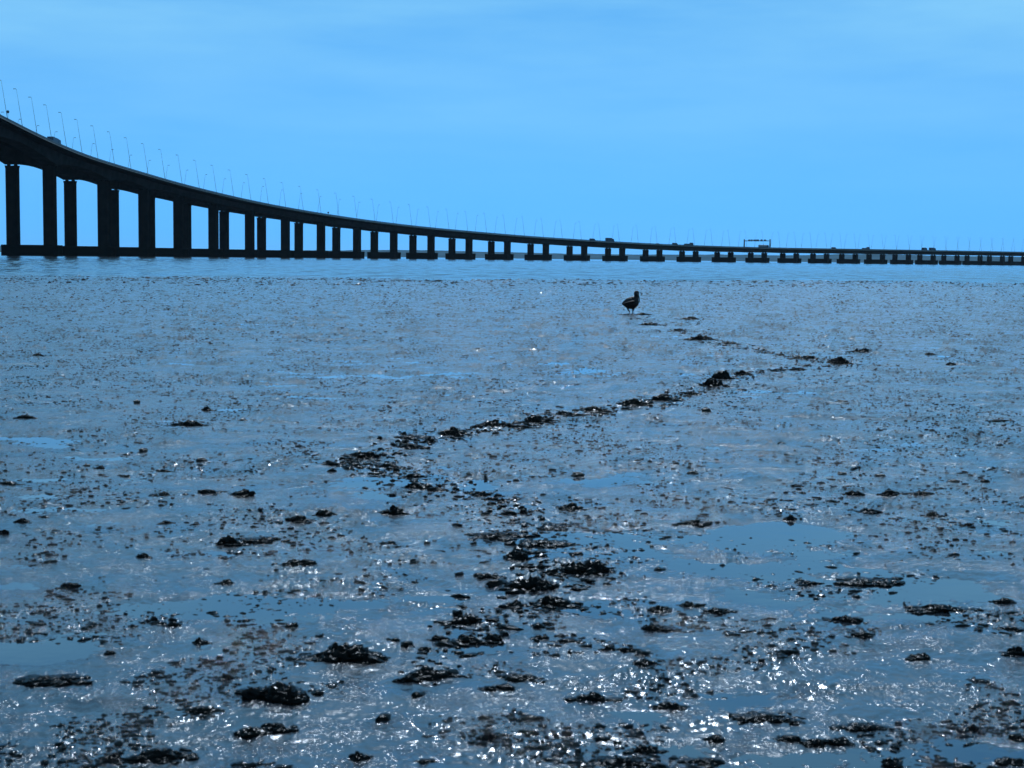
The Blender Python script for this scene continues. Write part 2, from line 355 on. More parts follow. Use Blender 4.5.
# smooth centre line, drift removed against the surveyed pier positions
cxS = PX - np.interp(S, ss, _X); cyS = PY - np.interp(S, ss, _Y)
CX = _X + np.interp(ss, S, cxS); CY = _Y + np.interp(ss, S, cyS)
zt_raw = np.interp(ss, ZS, ZV); ker = np.hanning(25); ker /= ker.sum()
ZT = np.convolve(np.pad(zt_raw, 12, mode='reflect', reflect_type='odd'), ker, 'valid')
def at(s, t=0.0):
    x = float(np.interp(s, ss, CX)); y = float(np.interp(s, ss, CY)); h = float(fth(s))
    return x + math.cos(h) * t, y - math.sin(h) * t, h
def ztop(s): return float(np.interp(s, ss, ZT))
pier_depth = {0: 8.4, 1: 7.8, 2: 7.0, 3: 6.4, 4: 5.6, 5: 4.8}
def depth(s):
    """height of rail top above the soffit: haunched over the first piers"""
    i = int(np.searchsorted(S, s)) - 1
    i = max(0, min(i, len(S) - 2)); t = (s - S[i]) / (S[i + 1] - S[i]); t = min(max(t, 0), 1)
    mid = 4.3 if i < 3 else 4.4
    a, b_ = pier_depth.get(i, 4.6), pier_depth.get(i + 1, 4.6)
    return mid + (a - mid) * max(0, 1 - t / 0.5) ** 1.8 + (b_ - mid) * max(0, 1 - (1 - t) / 0.5) ** 1.8
DEP = np.array([depth(s) for s in ss])
def sweep(name, prof, mat, parent, s0=None, s1=None):
    """prof(i) -> ring of (t, z) at station i"""
    sel = [i for i in range(len(ss)) if (s0 is None or ss[i] >= s0) and (s1 is None or ss[i] <= s1)]
    V = []; n = None
    for i in sel:
        c, s_ = math.cos(_tx[i]), math.sin(_tx[i]); ring = prof(i); n = len(ring)
        for t, z in ring: V.append((CX[i] + c * t, CY[i] - s_ * t, z))
    Fc = []
    for k in range(len(sel) - 1):
        for j in range(n):
            a = k * n + j; b_ = k * n + (j + 1) % n
            Fc.append((a, b_, b_ + n, a + n))
    Fc.append(tuple(range(n))); Fc.append(tuple(range((len(sel) - 1) * n, len(sel) * n))[::-1])
    mb = MB(); mb.v = V; mb.f = Fc
    return mb.build(name, mat, parent)
bridge = empty('bridge', (float(CX[0]), float(CY[0]), 0))
tag(bridge, 'long dark concrete road bridge on paired columns curving down across the bay', 'bridge')
minv = Matrix.Translation(-Vector((float(CX[0]), float(CY[0]), 0)))
parts = []
B = None
HW = 14.8
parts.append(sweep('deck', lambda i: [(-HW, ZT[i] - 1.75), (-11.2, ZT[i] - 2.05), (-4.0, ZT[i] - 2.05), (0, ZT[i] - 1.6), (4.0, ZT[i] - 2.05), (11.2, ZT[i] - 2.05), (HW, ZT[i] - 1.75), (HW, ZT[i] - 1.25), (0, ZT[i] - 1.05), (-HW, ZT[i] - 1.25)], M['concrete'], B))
parts.append(sweep('roadway', lambda i: [(-HW + .5, ZT[i] - 1.246), (HW - .5, ZT[i] - 1.246), (HW - .5, ZT[i] - 1.20), (0, ZT[i] - 1.02), (-HW + .5, ZT[i] - 1.20)], M['asphalt'], B))
for t in (-11.6, -7.9, -4.3, 4.3, 7.9, 11.6):
    zz = 1.02 + 0.18 * abs(t) / (HW - .5)
    parts.append(sweep('lane_line', lambda i: [(t - .09, ZT[i] - zz), (t + .09, ZT[i] - zz), (t + .09, ZT[i] - zz + .02), (t - .09, ZT[i] - zz + .02)], M['paint'], B))
for sg in (-1, 1):
    parts.append(sweep('edge_beam', lambda i: [(sg * (HW + .003), ZT[i] - 1.85), (sg * (HW + .24), ZT[i] - 1.85), (sg * (HW + .24), ZT[i] - .70), (sg * (HW + .003), ZT[i] - .70)], M['concrete'], B))
    parts.append(sweep('coping', lambda i: [(sg * (HW + .243), ZT[i] - 1.22), (sg * (HW + .42), ZT[i] - 1.22), (sg * (HW + .36), ZT[i] - .86), (sg * (HW + .243), ZT[i] - .84)], M['concrete_light'], B))
    for zo in (0.0, 0.36):
        parts.append(sweep('guard_rail', lambda i: [(sg * (HW + .05), ZT[i] - .30 - zo), (sg * (HW + .17), ZT[i] - .30 - zo), (sg * (HW + .17), ZT[i] - zo), (sg * (HW + .05), ZT[i] - zo)], M['rail'], B))
    mb = MB()
    for s in np.arange(ss[0] + 1, ss[-1] - 1, 3.0):
        x, y, h = at(s, sg * (HW + .11)); z = ztop(s); c, sn = math.cos(h), math.sin(h); r = .06
        mb.add([(x + a * r, y + b_ * r, zz) for zz in (z - .74, z - .02) for a, b_ in ((-1, -1), (1, -1), (1, 1), (-1, 1))],
               [(0, 1, 5, 4), (1, 2, 6, 5), (2, 3, 7, 6), (3, 0, 4, 7), (4, 5, 6, 7)])
    o = mb.build('rail_posts', M['rail'], B); tag(o, kind='stuff'); parts.append(o)
parts.append(sweep('median_barrier', lambda i: [(-.3, ZT[i] - 1.0), (.3, ZT[i] - 1.0), (.12, ZT[i] - .25), (-.12, ZT[i] - .25)], M['concrete'], B))
for tc_ in (7.5, -7.5):
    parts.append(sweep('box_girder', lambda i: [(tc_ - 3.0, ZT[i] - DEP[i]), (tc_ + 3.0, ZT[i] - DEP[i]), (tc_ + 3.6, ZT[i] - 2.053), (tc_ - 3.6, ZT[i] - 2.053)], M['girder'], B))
# columns, bearings, footings
col_me = {}
for k, s in enumerate(S):
    zsof = ztop(s) - depth(s)
    for t in (7.5, -7.5):
        x, y, h = at(s, t)
        mb = MB(); a, b_ = 2.45, 1.4; ch = 0.45      # half transverse, half along
        ring = [(-a + ch, -b_), (a - ch, -b_), (a, -b_ + ch), (a, b_ - ch), (a - ch, b_), (-a + ch, b_), (-a, b_ - ch), (-a, -b_ + ch)]
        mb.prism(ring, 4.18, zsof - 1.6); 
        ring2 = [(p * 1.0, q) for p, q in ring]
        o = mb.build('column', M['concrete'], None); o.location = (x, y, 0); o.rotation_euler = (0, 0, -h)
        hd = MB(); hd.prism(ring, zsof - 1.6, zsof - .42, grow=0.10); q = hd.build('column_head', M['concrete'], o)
        for q0 in (-1.9, 0.9): bb = MB(); bb.box(q0, q0 + 1.0, -.6, .6, zsof - .42, zsof + .02); bb.build('bearing', M['concrete'], o)
        parts.append(o)
    x, y, h = at(s, 0)
    mb = MB(); A_, Bf = 11.9, 3.6
    ring = [(-A_ + 1.5, -Bf), (A_ - 1.5, -Bf), (A_ - .3, -Bf + 1.3), (A_, 0), (A_ - .3, Bf - 1.3), (A_ - 1.5, Bf), (-A_ + 1.5, Bf), (-A_ + .3, Bf - 1.3), (-A_, 0), (-A_ + .3, -Bf + 1.3)]
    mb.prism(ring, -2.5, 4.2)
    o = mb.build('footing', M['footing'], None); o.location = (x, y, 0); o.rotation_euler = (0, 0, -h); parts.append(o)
    o = bevel_obj(o, .25, 2)
    rg = MB(); rg.prism([(p * 1.012, q * 1.03) for p, q in ring], 3.5, 3.9); rg.build('fender_rail', M['concrete'], o)
base = Vector((float(CX[0]), float(CY[0]), 0))
for o in parts:
    o.parent = bridge
    if o.type == 'MESH' and o.name.split('.')[0] in ('column', 'footing'): o.location = Vector(o.location) - base
    else: o.location = -base
def copy_tree(o, parent=None):
    c = o.copy(); col.objects.link(c); c.parent = parent
    for ch in o.children: copy_tree(ch, c)
    return c

# lamp posts ----------------------------------------------------------------
def ordinal(n):
    w_ = ['zeroth', 'first', 'second', 'third', 'fourth', 'fifth', 'sixth', 'seventh', 'eighth', 'ninth', 'tenth', 'eleventh', 'twelfth']
    if n < len(w_): return w_[n]
    return '%d%s' % (n, 'th' if 10 < n % 100 < 14 else {1: 'st', 2: 'nd', 3: 'rd'}.get(n % 10, 'th'))
LH = 14.6
lamp0 = empty('street_lamp')
mb = MB(); lean = 2.2
for j in range(6):
    a, b_ = j / 6, (j + 1) / 6
    mb.tube((-lean * a, 0, LH * a), (-lean * b_, 0, LH * b_), .10 - .065 * a, .10 - .065 * b_, 8)
mb.box(-.25, .25, -.25, .25, 0, .25)
mb.build('pole', M['steel'], lamp0)
mb = MB(); mb.tube((-lean, 0, LH), (-lean - .4, 0, LH + .08), .05, .05, 6); mb.build('arm', M['steel'], lamp0)
mb = MB(); mb.box(-lean - 1.15, -lean - .2, -.2, .2, LH + .0, LH + .18, .06); mb.build('lamp_head', M['steel'], lamp0)
edge_x = {}
def s_at_px(px, t=HW):
    best = None
    for s in np.arange(-40, 1330, 0.5):
        x, y, h = at(s, t); z = ztop(s)
        v = Vector((x, y, z - HC)); q = F * v.dot(right) / -v.dot(back) + 512
        if best is None or abs(q - px) < best[0]: best = (abs(q - px), s)
    return best[1]
near_px = [10, 24, 38.3, 52.4, 67.7, 83.9, 100.3, 116.2, 133.3, 149.7, 166.8, 182.8, 200.5, 217.4, 234.4, 251.7, 269.8, 286.2, 304.4, 321.4, 340, 357.7, 376.6, 394.8, 413.8, 430.7, 449.3, 468.4, 487.4, 506.5,
           525, 543.4, 562, 581.4, 600.8, 620.5, 638.7, 658.6, 676.8, 694.3]
# project all stations once
tabs = np.arange(-60, 1340, 0.5); tabx = []
for s in tabs:
    x, y, h = at(s, HW); v = Vector((x, y, ztop(s) - HC)); tabx.append(F * v.dot(right) / -v.dot(back) + 512)
tabx = np.array(tabx)
def s_px(px): return float(tabs[np.argmin(np.abs(tabx - px))])
ls = [s_px(p) for p in near_px]
# even them out (the posts are regularly spaced)
kk = np.arange(len(ls)); pf = np.polyfit(kk, ls, 6); ls = list(np.polyval(pf, kk))
step = 22.5
while ls[-1] < S[-1] - 70: ls.append(ls[-1] + step)
print('LAMPS', len(ls), [round(b_ - a, 1) for a, b_ in zip(ls[:-1], ls[1:])][::5])
first = True
for sg, side in ((1, 'near'), (-1, 'far')):
    vis = 0
    for k, s in enumerate(ls):
        x, y, h = at(s, sg * (HW - .45)); z = ztop(s) - 1.2
        if first: L0 = lamp0; first = False
        else: L0 = copy_tree(lamp0)
        L0.location = (x, y, z); L0.rotation_euler = (0, 0, -h + (0 if sg > 0 else math.pi))
        tag(L0, 'thin leaning lamp on the %s side of the bridge, %s from the left' % (side, ordinal(k + 1)), 'street lamp', 'street lamps along the bridge')

# sign gantry --------------------------------------------------------------
sg_ = (s_px(770.5)); x, y, h = at(sg_, 0); z = ztop(sg_) - 1.2
g = empty('sign_gantry', (x, y, z), -h); tag(g, 'dark steel sign gantry with a row of small panels spanning the bridge road', 'gantry')
for sx in (-14.3, 14.3):
    mb = MB(); mb.box(sx - .45, sx + .45, -.45, .45, 0, 8.2, .08); mb.build('post', M['steel'], g)
mb = MB(); mb.box(-13.85, 13.85, -.3, .3, 6.4, 6.62); mb.box(-13.85, 13.85, -.3, .3, 7.1, 7.3)
for j in range(14): mb.tube((-13.6 + j * 1.95, -.25, 6.6), (-12.65 + j * 1.95, -.25, 7.12), .07, .07, 5); mb.tube((-12.65 + j * 1.95, -.25, 7.12), (-11.7 + j * 1.95, -.25, 6.6), .07, .07, 5)
mb.build('truss_beam', M['steel'], g)
for j, px_ in enumerate((-8.4, -5.6, -2.2, 1.0, 5.2, 9.0)):
    mb = MB(); wd = 1.0 if j not in (2, 3) else 1.35; mb.box(px_ - wd, px_ + wd, -.62, -.34, 6.5, 8.0); mb.build('sign_panel', M['sign'], g)

# vehicles -----------------------------------------------------------------
def wheels(t, xs, hw, r):
    for yy in xs:
        for sx in (-1, 1):
            mb = MB(); mb.tube((sx * (hw - .28), yy, r), (sx * hw, yy, r), r, r, 16); mb.build('wheel', M['tyre'], t)
def truck(L, cabc, boxm, hbox=3.7, load=True, lowbed=False, tank=False):
    t = empty('truck'); hw = 1.22
    # +y is forward
    mb = MB(); mb.box(-.9, .9, -L / 2, L / 2 - .3, .75, 1.05); mb.build('chassis', M['steel'], t)
    cab = MB(); f = L / 2
    cab.v = []; prof = [(f - 2.3, .7), (f, .7), (f, 1.6), (f - .35, 2.9), (f - .9, 3.15), (f - 2.3, 3.15)]
    n = len(prof); cab.add([(-hw, a, b_) for a, b_ in prof] + [(hw, a, b_) for a, b_ in prof], [tuple(range(n)), tuple(range(2 * n - 1, n - 1, -1))] + [(i, (i + 1) % n, n + (i + 1) % n, n + i) for i in range(n)])
    o = cab.build('cab', cabc, t); bevel_obj(o, .08)
    w1 = MB(); w1.add([(-1.05, f + .012, 1.7), (1.05, f + .012, 1.7), (1.05, f - .325, 2.8), (-1.05, f - .325, 2.8)], [(0, 1, 2, 3)]); w1.build('windscreen', M['glass'], o)
    if tank:
        mb = MB(); mb.tube((0, -L / 2 + .2, 2.2), (0, f - 2.6, 2.2), 1.15, 1.15, 20); mb.build('tank', boxm, t, True)
    elif lowbed:
        mb = MB(); mb.box(-hw, hw, -L / 2, f - 2.5, 1.06, 2.2, .0); o2 = mb.build('flatbed_load', boxm, t)
    else:
        mb = MB(); mb.box(-hw, hw, -L / 2, f - 2.5, 1.06, hbox); o2 = mb.build('cargo_box', boxm, t); bevel_obj(o2, .06)
    wheels(t, [f - 1.1, -L / 2 + 1.2, -L / 2 + 2.4], hw, .5)
    return t
def car(cm_):
    t = empty('car'); hw = .88
    prof = [(-2.1, .35), (2.15, .35), (2.15, .75), (1.0, .95), (.3, 1.45), (-1.2, 1.48), (-2.0, 1.0)]
    n = len(prof); mb = MB(); mb.add([(-hw, a, b_) for a, b_ in prof] + [(hw, a, b_) for a, b_ in prof], [tuple(range(n)), tuple(range(2 * n - 1, n - 1, -1))] + [(i, (i + 1) % n, n + (i + 1) % n, n + i) for i in range(n)])
    o = mb.build('body', cm_, t); bevel_obj(o, .08)
    for sx in (-1, 1):
        w_ = MB(); w_.add([(sx * (hw + .008), -1.55, 1.0), (sx * (hw + .008), .72, 1.0), (sx * (hw + .008), .22, 1.36), (sx * (hw + .008), -1.15, 1.38)], [(0, 1, 2, 3)]); w_.build('side_window', M['glass'], t)
    wheels(t, [1.35, -1.3], hw + .02, .32)
    return t
def van():
    t = empty('van'); hw = 1.0
    prof = [(-2.8, .4), (2.7, .4), (2.7, 1.0), (2.0, 1.35), (1.3, 2.35), (-2.7, 2.45)]
    n = len(prof); mb = MB(); mb.add([(-hw, a, b_) for a, b_ in prof] + [(hw, a, b_) for a, b_ in prof], [tuple(range(n)), tuple(range(2 * n - 1, n - 1, -1))] + [(i, (i + 1) % n, n + (i + 1) % n, n + i) for i in range(n)])
    o = mb.build('body', M['veh_dark'], t); bevel_obj(o, .1)
    w_ = MB(); w_.add([(hw + .008, .5, 1.4), (hw + .008, 1.7, 1.4), (hw + .008, 1.25, 2.1), (hw + .008, .5, 2.1)], [(0, 1, 2, 3)]); w_.build('side_window', M['glass'], t)
    wheels(t, [1.9, -1.8], hw + .02, .36)
    return t
def put(v, px, t, label, cat, fwd=True):
    s = s_px(px); x, y, h = at(s, t); zc = ztop(s) - 1.20 + .18 * (1 - abs(t) / HW)
    v.location = (x, y, zc + .012); v.rotation_euler = (math.atan2(ztop(s + 3) - ztop(s - 3), 6) * (1 if fwd else -1), 0, -h + (0 if fwd else math.pi))
    tag(v, label, cat, 'vehicles on the bridge')
put(truck(8.0, M['veh_dark'], M['veh_dark'], 3.3), 60.0, 12.4, 'dark box truck descending the high left end of the bridge', 'truck')
put(truck(8.0, M['veh_dark'], M['veh_dark'], 3.7), 613, 11.4, 'dark box truck on the bridge straight above the wading bird', 'truck')
put(truck(9.0, M['veh_dark'], M['veh_red'], 2.2, lowbed=True), 691, 12.4, 'dark flatbed truck left of the sign gantry, tall cab to the right', 'truck')
put(truck(12.0, M['veh_dark'], M['veh_grey'], tank=True), 765.5, 12.4, 'grey tanker truck under the right end of the sign gantry', 'truck')
put(truck(9.5, M['veh_dark'], M['veh_dark'], 2.0, lowbed=True), 868, 12.4, 'dark truck with a tall cab and low bed right of the sign gantry', 'truck')
put(truck(6.5, M['veh_dark'], M['veh_dark'], 3.5), 927.5, 11.4, 'short dark box truck, left one of the two close together near the right edge', 'truck')
put(truck(9.0, M['veh_dark'], M['veh_dark'], 3.6), 935.5, 11.4, 'longer dark box truck, right one of the two close together near the right edge', 'truck')
put(van(), 595, 12.4, 'dark low van just left of the box truck above the bird', 'van')
put(car(M['veh_dark']), 660, 12.6, 'small dark car between the box truck and the flatbed truck', 'car')
put(van(), 677.5, 12.4, 'dark van just behind the flatbed truck with the tall cab', 'van')
put(van(), 836, 12.4, 'dark van on the bridge just left of the low bed truck', 'van')
# small roadside signs on the parapet
for px, hgt, lab in ((9.0, 4.2, 'small round dark road sign beside the leftmost lamp on the bridge'), (328.7, 2.6, 'small dark road sign post where the bridge passes the merged footings')):
    s = s_px(px); x, y, h = at(s, HW - .35); z = ztop(s) - 1.2
    g = empty('road_sign', (x, y, z), -h); tag(g, lab, 'road sign', 'road signs on the bridge')
    mb = MB(); mb.tube((0, 0, 0), (0, 0, hgt), .06, .06, 8); mb.build('post', M['steel'], g)
    mb = MB(); mb.tube((0, -.06, hgt - .5), (0, -.10, hgt - .5), .55, .55, 20); mb.build('sign_panel', M['sign'], g)

# ------------------------------------------------------------------ weed and mud clumps
def ico(sub):
    bm = bmesh.new(); bmesh.ops.create_icosphere(bm, subdivisions=sub, radius=1.0)
    V = np.array([v.co[:] for v in bm.verts]); T = np.array([[v.index for v in f.verts] for f in bm.faces]); bm.free(); return V, T
I0, I1, I2, I3 = ico(1), ico(2), ico(3), ico(4)
def rough(V, amp, fr, r):
    o = r.random(3) * 50
    n = (gn(V[:, 0] * fr + o[0], V[:, 1] * fr + V[:, 2] * 1.7 * fr + o[1], 3) + 0.6 * gn(V[:, 0] * fr * 2.3 + V[:, 2] * fr + o[2], V[:, 1] * fr * 2.3 + o[0], 5))
    return V * (1 + amp * n)[:, None]
def surf_z(x, y):
    X_ = np.array([[x]]); Y_ = np.array([[y]]); return float(low_h(X_, Y_)[0, 0])
def clump_mesh(wid, dep, hgt, r):
    Vs = []; Ts = []; n = 0
    k = int(np.clip(26 + wid * 170, 30, 90))
    # a few knots inside the outline, the small pieces gather round them
    kn = [(r.normal() * .24, r.normal() * .22, .5 + .5 * r.random()) for _ in range(int(3 + wid * 8))]
    for j in range(k):
        g = kn[int(r.integers(len(kn)))]
        sp = 0.12 if j % 5 else 0.30
        px_, py_ = g[0] + r.normal() * sp, g[1] + r.normal() * sp
        q = min(1.0, math.hypot(px_, py_) * 1.6)
        px_ = max(-.62, min(.62, px_)); py_ = max(-.62, min(.62, py_))
        cx, cy = px_ * wid, py_ * dep
        base = (0.035 + 0.055 * r.random()) * min(wid, 0.34) + 0.003
        sx = base * (0.9 + 1.5 * r.random()); sy = base * (0.7 + 0.9 * r.random())
        top = hgt * g[2] * max(0.12, 1 - q ** 1.5) * (0.5 + 0.7 * r.random())
        sz = max(0.35 * base, top * 0.6)
        V, T = I1 if base < 0.014 else I2
        V = rough(V, 0.50, 1.7, r) * (sx, sy, sz)
        th = (r.random() - .5) * 2.2; c, s_ = math.cos(th), math.sin(th)
        V = np.stack([V[:, 0] * c - V[:, 1] * s_ + cx, V[:, 0] * s_ + V[:, 1] * c + cy, V[:, 2] + top * 0.35], 1)
        Vs.append(V); Ts.append(T + n); n += len(V)
    return np.concatenate(Vs), np.concatenate(Ts)
# photo x, y (foot), width px, height px
trail = [(645, 316, 15, 3), (648, 326, 18, 4), (691, 320, 20, 3), (678, 332, 14, 4), (700, 341, 30, 5), (728, 345, 16, 3), (782, 357, 12, 3), (806, 360, 24, 4), (839, 365, 20, 6), (860, 353, 20, 5),
         (797, 371, 16, 4), (742, 375, 14, 5), (722, 380, 20, 8), (714, 388, 24, 8), (691, 396, 18, 6), (664, 402, 22, 7), (635, 407, 28, 9), (596, 413, 26, 8), (565, 418, 28, 6), (537, 423, 26, 8), (498, 430, 36, 9),
         (450, 437, 28, 8), (413, 441, 28, 5), (430, 446, 16, 6), (413, 452, 25, 7), (368, 460, 32, 10), (332, 467, 22, 5), (384, 469, 26, 8), (413, 478, 18, 7), (420, 489, 22, 8), (440, 492, 16, 4),
         (481, 497, 18, 8), (503, 504, 12, 9), (524, 516, 14, 8), (570, 512, 22, 8), (550, 529, 38, 8), (495, 540, 50, 11), (539, 547, 45, 9), (520, 562, 30, 13), (584, 575, 40, 23), (553, 577, 20, 8),
         (532, 592, 50, 17), (551, 606, 40, 12), (515, 607, 20, 7), (485, 580, 26, 6), (466, 625, 34, 13), (497, 643, 26, 11), (469, 644, 26, 13), (439, 641, 16, 8), (425, 651, 12, 13), (426, 680, 38, 15), (345, 665, 66, 24), (411, 684, 20, 5)]
left = [(38, 357, 11, 4), (26, 420, 18, 5), (190, 428, 30, 6), (207, 411, 12, 5), (10, 486, 20, 6), (99, 470, 12, 7), (160, 473, 20, 6), (207, 497, 28, 6), (164, 498, 18, 6), (244, 499, 26, 8), (22, 524, 16, 5), (44, 520, 16, 5), (164, 525, 16, 5),
        (279, 516, 20, 5), (297, 524, 26, 8), (326, 519, 20, 8), (392, 517, 24, 10), (230, 546, 24, 12), (262, 545, 50, 6), (143, 559, 14, 5), (298, 569, 38, 9), (310, 566, 18, 6), (70, 589, 20, 5), (227, 585, 18, 5), (153, 623, 14, 5), (174, 628, 16, 4),
        (200, 644, 14, 7), (293, 629, 14, 5), (110, 656, 14, 6), (60, 688, 74, 11), (227, 684, 16, 4), (270, 708, 76, 28), (206, 720, 40, 9), (276, 738, 38, 18), (252, 742, 36, 10), (155, 767, 62, 17), (115, 767, 24, 10), (4, 535, 12, 10)]
rightc = [(952, 366, 14, 3), (929, 355, 12, 3), (1001, 423, 20, 4), (856, 497, 18, 8), (891, 497, 20, 7), (922, 497, 28, 5), (796, 488, 12, 4), (984, 484, 14, 4), (868, 515, 28, 6), (792, 521, 14, 6), (697, 527, 36, 5), (970, 527, 14, 5),
          (811, 586, 20, 8), (870, 585, 62, 9), (718, 615, 32, 6), (846, 622, 30, 10), (940, 613, 50, 10), (1006, 604, 24, 6), (863, 640, 22, 8), (1013, 634, 30, 5), (1017, 658, 24, 10), (924, 662, 26, 5), (760, 725, 62, 13), (865, 734, 46, 11),
          (792, 744, 30, 8), (814, 747, 28, 8), (840, 746, 28, 9), (718, 744, 24, 6), (971, 733, 22, 9), (1018, 741, 28, 12), (1006, 766, 46, 9), (701, 767, 38, 10), (889, 767, 22, 8), (930, 518, 18, 5)]
mid = [(659, 613, 26, 9), (650, 633, 30, 9), (692, 609, 22, 5), (608, 655, 16, 5), (630, 658, 30, 8), (541, 642, 14, 5), (644, 669, 24, 6), (517, 684, 42, 10), (500, 695, 38, 6), (594, 703, 38, 5), (646, 754, 26, 6), (617, 767, 54, 12),
       (555, 751, 22, 6), (490, 743, 24, 8), (423, 766, 16, 8), (358, 763, 22, 8), (668, 710, 28, 5)]
stones = [(142.5, 453, 9, 6), (200.6, 463, 10, 6), (843, 404, 11, 5), (843, 477, 10, 5), (881, 479, 10, 5), (955, 484, 11, 5), (693, 475, 10, 5), (782, 446, 8, 5), (706, 413, 9, 8), (136, 405, 7, 6), (86, 468, 7, 5), (242, 423, 8, 5), (578, 477, 12, 8)]
def size_word(w): return 'tiny' if w < 0.13 else 'small' if w < 0.2 else 'mid-sized' if w < 0.3 else 'large'
def put_clump(px, py, wp, hp, r, seed_mat='clump', k_=1.0):
    x, y = ground(px, py); wid = wp * y / F * k_
    per_m = HC * F / y ** 2
    dep = min(0.62 * wid, 0.75 * hp / per_m) if hp / per_m < wid * 1.4 else 0.62 * wid
    dep = max(dep, 0.35 * wid)
    hgt = max(0.018, (hp - dep * per_m * 0.8) * y / F); hgt = min(hgt * 1.2, 0.42 * wid, 0.10)
    V, T = clump_mesh(wid, dep, hgt, r)
    o = tri_mesh('weed_clump', V, T, M[seed_mat]); y2 = y + dep * 0.45
    o.location = (x * y2 / y, y2, max(0.0, surf_z(x, y2)))
    return o, wid
r = np.random.default_rng(5)
for k, c in enumerate(trail):
    o, wd = put_clump(*c, r, k_=1.12)
    tag(o, '%s black weed clump, %s from the bird along the winding dark trail' % (size_word(wd), ordinal(k + 1)), 'weed clump', 'clumps along the dark trail')
def zone_tags(lst, where, group):
    zones = [(300, 480, 'middle distance'), (480, 600, 'mid foreground'), (600, 700, 'near foreground'), (700, 800, 'nearest foreground')]
    for a, b_, nm in zones:
        sel = sorted([c for c in lst if a <= c[1] < b_])
        for k, c in enumerate(sel):
            o, wd = put_clump(*c, r)
            tag(o, '%s dark clump on mud, %s from left in the %s %s' % (size_word(wd), ordinal(k + 1), where, nm), 'weed clump', group)
zone_tags(left, 'left-hand', 'scattered clumps left of the trail')
zone_tags(rightc, 'right-hand', 'scattered clumps on the right')
zone_tags(mid, 'central', 'scattered clumps in the centre foreground')
stones.sort()
for k, (px, py, wp, hp) in enumerate(stones):
    x, y = ground(px, py); wd = wp * y / F; V, T = I3; zh = max(hp * y / F * .36, wd * .16); V = rough(V, .38, 1.3, r) * (wd / 2, wd * .40, zh); V[:, 2] += zh * .5
    o = tri_mesh('stone', V, T, M['stone']); o.location = (x, y + wd * .4, max(0, surf_z(x, y)))
    tag(o, 'rounded dark stone alone on the mud flat, %s of the scattered stones from the left' % ordinal(k + 1), 'stone', 'stones lying on the mud')

# uncountable small crumbs of mud
def crumb_mesh(name, x, y, smin, smax, q, mat, shape, label, cat):
    n = len(x)
    lz = surf(x[None, :], y[None, :])[0]
    s = smin * np.exp(q.random(n) ** 2.2 * math.log(smax / smin)); s = np.maximum(s, y * 0.00058)
    V0, T0 = shape; m_ = len(V0)
    A = (q.random((n, 1)) - .5) * 2.0
    sc3 = s[:, None] * np.stack([0.8 + 1.6 * q.random(n) ** 2, 0.6 + 0.6 * q.random(n), 0.30 + 0.45 * q.random(n)], 1)
    P = V0[None] * (1 + 0.40 * (q.random((n, m_, 1)) - .5) * 2) * sc3[:, None, :]
    c, s_ = np.cos(A), np.sin(A)
    Xr = P[..., 0] * c - P[..., 1] * s_ + x[:, None]; Yr = P[..., 0] * s_ + P[..., 1] * c + y[:, None]; Zr = P[..., 2] + np.maximum(lz, -0.002)[:, None]
    V = np.stack([Xr, Yr, Zr], -1).reshape(-1, 3); T = (T0[None] + (np.arange(n) * m_)[:, None, None]).reshape(-1, 3)
    o = tri_mesh(name, V, T, mat); tag(o, label, cat, kind='stuff')
def crumbs(name, n, seed, smin, smax, py0, py1, mask_s, thr, mat, base_shape=None, band=None, fade=None):
    q = np.random.default_rng(seed)
    py = py0 + (py1 - py0) * q.random(n * 3); px = -160 + 1344 * q.random(n * 3)
    u, v = px - 512.0, 384.0 - py
    u2 = u * cR - v * sR; v2 = u * sR + v * cR
    ry = F * cP + v2 * sP; rz = v2 * cP - F * sP; t = -HC / rz
    x = u2 * t; y = ry * t
    ok = (fbm(x, y, mask_s, 3, seed) > thr - 0.25 * q.random(len(x)) ) & (y < EDGE(x) - 1) & (y > 2.6)
    if fade: ok &= q.random(len(x)) < np.clip((fade - py) / 260.0, 0, 1) ** 1.5
    if band: ok &= (EDGE(x) - y) < band * (0.4 + q.random(len(x)))
    crumb_mesh(name, x[ok][:n], y[ok][:n], smin, smax, q, mat, base_shape or I1, 'small wet crumbs and lumps of dark mud strewn over the flat', 'mud crumbs')
crumbs('mud_crumbs', 14000, 101, 0.003, 0.013, 276, 800, 0.6, 0.34, M['crumb'])
crumbs('far_mud_lumps', 32000, 102, 0.004, 0.014, 276, 640, 1.4, 0.06, M['crumb'], I0, fade=600.0)
crumbs('edge_mud_lumps', 6000, 103, 0.03, 0.10, 274, 296, 4.0, 0.0, M['crumb'], I0, band=18.0)
